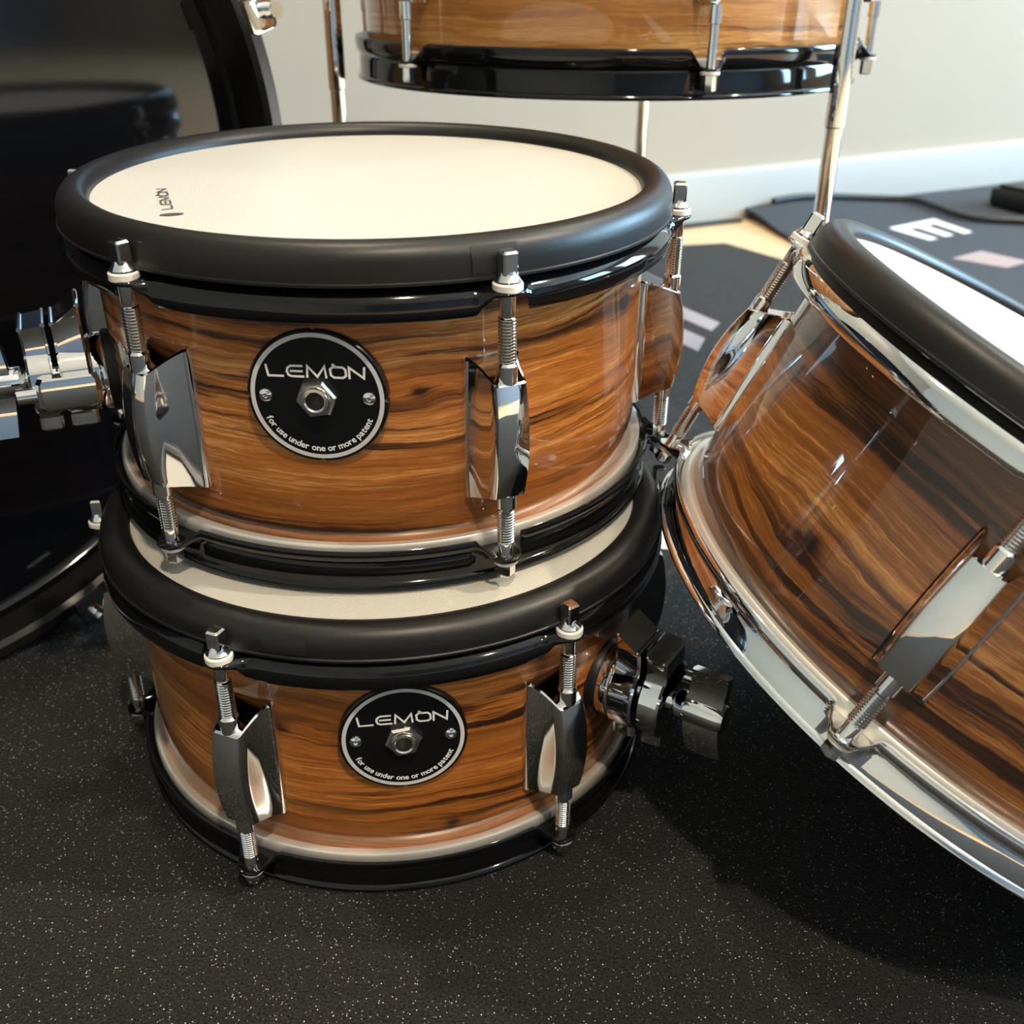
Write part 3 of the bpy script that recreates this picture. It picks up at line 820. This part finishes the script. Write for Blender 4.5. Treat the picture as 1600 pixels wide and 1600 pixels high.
# printed maker's mark on the upper tom's head
hd = bpy.data.objects.get('mesh_head.001')
rd = Vector((-0.0141, 0.0383, 0)).normalized()
hm = Matrix(((rd.x, -rd.y, 0, -0.0846 - .0020 * rd.y * 0), (rd.y, rd.x, 0, -0.0416), (0, 0, 1, Z_HEAD + .0003), (0, 0, 0, 1)))
obj('head_lettering', brand_mesh('head_lettering', 0.041, 0, 0, 0, 'print_ink', 0.0046), hd, hm)
leaf = MB(); L_ = 0.0048; W_ = 0.0022
leaf.cap([(W_ * math.cos(a) * abs(math.cos(a)) ** .2, L_ * math.sin(a), 0) for a in [2 * PI * k / 28 for k in range(28)]])
obj('head_emblem', leaf.mesh('head_emblem', 'print_ink', 0), hd, hm @ T((-0.0300, -0.0010, 0)))

# the tilted larger tom leaning on the rim of the lower tom
k3 = Vector((0.4987, -0.0372, 1)).normalized(); e1 = Vector((0, 1, 0)).cross(k3).normalized(); e2 = k3.cross(e1)
D3M = Matrix(((e1.x, e2.x, k3.x, 0.2135), (e1.y, e2.y, k3.y, 0.4066), (e1.z, e2.z, k3.z, 0.0737), (0, 0, 0, 1))) @ Matrix.Scale(1.0175, 4)
d3 = make_tom('large dark-veneered tom with chrome hoops, tipped over against the stacked toms', D3M, R12, [157.5, 228.5, 300, 13, 85], 'wood_c', 'chrome', 200, 110, 0.1386, 0.1440)

# ------------------------------------------------------------------ floor tom on legs
R14, FZ, FH = 0.1778, 0.3016, 0.30
d4 = thing('floor_tom', 'veneered floor tom on three knurled chrome legs behind the stacked toms', 'drum', T((0.0679, 0.848, 0)))
up4 = T((0, 0, FZ))
az4 = [-135 + 60 * k for k in range(6)]
obj('shell', shell_mesh(R14, 0.021, FH - .016, 'wood_d', -90), d4, up4)
obj('flesh_hoop', fix_normals(MB().lathe([(R14 - .001, 0.014), (R14 + .0050, 0.014), (R14 + .0050, 0.0225), (R14 + .0012, 0.0235), (R14 - .001, 0.0215), (R14 - .001, 0.014)], 160).mesh('flesh_hoop', 'flesh', 40)), d4, up4)
obj('bottom_head', disc_mesh('bottom_head', R14 + .004, 0.0075, 'black_head'), d4, up4)
obj('mesh_head', disc_mesh('mesh_head', R14 - .001, FH - .0066, 'head'), d4, up4)
obj('rubber_rim', rim_mesh(R14, FH - .0066, FH, FH - .0152), d4, up4)
obj('bottom_hoop', hoop_mesh('bottom_hoop', R14, az4, False, 0.0, 0.0185, 0.0290, 'black_metal'), d4, up4)
obj('top_hoop', hoop_mesh('top_hoop', R14, az4, True, FH - .0112, FH - .0196, FH - .0300, 'black_metal'), d4, up4)
ZC4, ZC4T = 0.0760, FH - 0.078
RB4 = rod_bottom_mesh(ZC4, ZC4 - .024, 0.0185, 0.0055, True); RT4 = rod_top_mesh(ZC4T, ZC4T + .024, FH - .0196, FH - .004)
WB4 = washer_mesh(0.0060, 0.0185 - .0036, 0.0185 - .0012, ZC4); WT4 = washer_mesh(0.0060, FH - .0192, FH - .0154, ZC4T)
for a in az4:
    l = obj('lug', LUG_R, d4, up4 @ RZ(rad(a)) @ T((R14, 0, ZC4))); obj('tension_rod', RB4, l); obj('washer', WB4, l)
    l = obj('lug', LUG_R, d4, up4 @ RZ(rad(a)) @ T((R14, 0, ZC4T))); obj('tension_rod', RT4, l); obj('washer', WT4, l)
def leg_mesh(zk):
    mb = MB(); seg = 22
    mb.lathe([(0.0, 0.018), (0.0055, 0.018), (0.0055, zk - .001), (0.0060, zk)], 20)
    rows = []; n = int((0.56 - zk) / 0.0016)
    for i in range(n + 1):
        ring = []
        for k in range(seg):
            ph = 2 * PI * (k + (i % 2) * .5) / seg
            r = 0.0066 if (k + i) % 2 == 0 else 0.00615
            ring.append((r * math.cos(ph), r * math.sin(ph), zk + i * 0.0016))
        rows.append(ring)
    mb.grid(rows); mb.cap(rows[-1])
    return fix_normals(mb.mesh('leg', 'chrome', 20))
for a, zk in ((-46, 0.283), (74, 0.29), (194, 0.296)):
    lg = obj('leg', leg_mesh(zk), d4, RZ(rad(a)) @ T((0.2028, 0, 0)))
    obj('rubber_foot', fix_normals(MB().lathe([(0.0, 0.0003), (0.0105, 0.0003), (0.0115, 0.003), (0.0100, 0.018), (0.0065, 0.026), (0.0, 0.026)], 20).mesh('rubber_foot', 'rubber', 40)), lg)
    br = MB(); br.box((R14 + .010, 0, FZ + .150), (0.022, 0.034, 0.050), 0.003); br.lathe([(0.0, FZ + .122), (0.0125, FZ + .122), (0.0125, FZ + .178), (0.0, FZ + .178)], 24, center=(0.2028, 0, 0))
    bo = obj('leg_bracket', fix_normals(br.mesh('leg_bracket', 'chrome', 35)), d4, RZ(rad(a)))
    wb = MB(); wb.lathe([(0.0, .0), (0.005, .0), (0.006, .014), (0.0, .015)], 16, 'X'); blade(wb, .006, .015, 0, .003, .014, .005, .003); blade(wb, .006, .015, PI, .003, .014, .005, .003)
    obj('wing_bolt', fix_normals(wb.mesh('wing_bolt', 'chrome', 35)), bo, T((0.2145, 0, FZ + .150)))

# ------------------------------------------------------------------ bass drum at the left, axis level
RB = 0.266
PH = -0.735
ax = Vector((math.cos(PH), math.sin(PH), 0)); lat = Vector((-math.sin(PH), math.cos(PH), 0))
BM = Matrix(((lat.x, 0, ax.x, -0.322), (lat.y, 0, ax.y, 0.482), (0, 1, 0, RB + .0005), (0, 0, 0, 1)))   # local z = out of the front
d5 = thing('bass_drum', 'big bass drum with glossy black head and black hoop, lying on its side', 'drum', BM)
def bass_hoop(z0, z1):
    c = .003
    return fix_normals(MB().lathe([(RB - .012, z0 + c), (RB - .012 + c, z0), (RB - c, z0), (RB, z0 + c), (RB, z1 - c), (RB - c, z1), (RB - .012 + c, z1), (RB - .012, z1 - c), (RB - .012, z0 + c)], 200).mesh('bass_hoop', 'bass_hoop', 40))
obj('front_hoop', bass_hoop(-0.040, 0.0), d5)
obj('back_hoop', bass_hoop(-0.400, -0.360), d5)
obj('front_head', disc_mesh('front_head', RB - .012, -0.030, 'black_head', 160), d5)
obj('head_collar', fix_normals(MB().lathe([(RB - .0121, -0.0255), (RB - .0165, -0.0255), (RB - .0185, -0.0275), (RB - .0195, -0.0300)], 160).mesh('head_collar', 'black_metal', 40)), d5)
bh = disc_mesh('back_head', RB - .012, -0.370, 'head', 120); bh.flip_normals(); obj('back_head', bh, d5)
obj('shell', shell_mesh(RB - .016, -0.365, -0.036, 'wood_d', 90), d5)
def claw_mesh():
    """hook over the front hoop edge: local x = outward from the rim, z = drum axis"""
    mb = MB()
    prof = [(-.0110, .0030), (-.0100, .0052), (.0040, .0060), (.0085, .0040), (.0100, -.002), (.0100, -.048), (.0030, -.050), (.0018, -.044), (.0018, .0012), (-.0100, .0010)]
    rows = []
    for (y, s) in ((-.0095, .8), (-.0080, 1), (.0080, 1), (.0095, .8)):
        rows.append([(x * s + .002 * (1 - s), y, z) for x, z in prof])
    mb.grid(rows); mb.cap(rows[0], True); mb.cap(rows[-1])
    return fix_normals(mb.mesh('claw_hook', 'chrome', 30))
def bass_rod():
    mb = MB()
    mb.lathe([(0.0, .012), (0.0046, .012), (0.0050, .010), (0.0050, .004), (0.0064, .003), (0.0068, -.001), (0.0035, -.003), (0.0032, -.010), (0.0030, -.110), (0.0, -.110)], 20, center=(.0060, 0, 0))
    return fix_normals(mb.mesh('bass_tension_rod', 'chrome', 30))
CLAW, BROD = claw_mesh(), bass_rod()
for k in range(8):
    a = rad(18 + 45 * k)
    if abs(math.sin(a) + 1) < 0.02: continue
    c_ = obj('claw_hook', CLAW, d5, RZ(a) @ T((RB, 0, 0)))
    obj('bass_tension_rod', BROD, c_)
    obj('bass_lug', LUG_R, d5, RZ(a) @ T((RB - .016, 0, -0.130)))
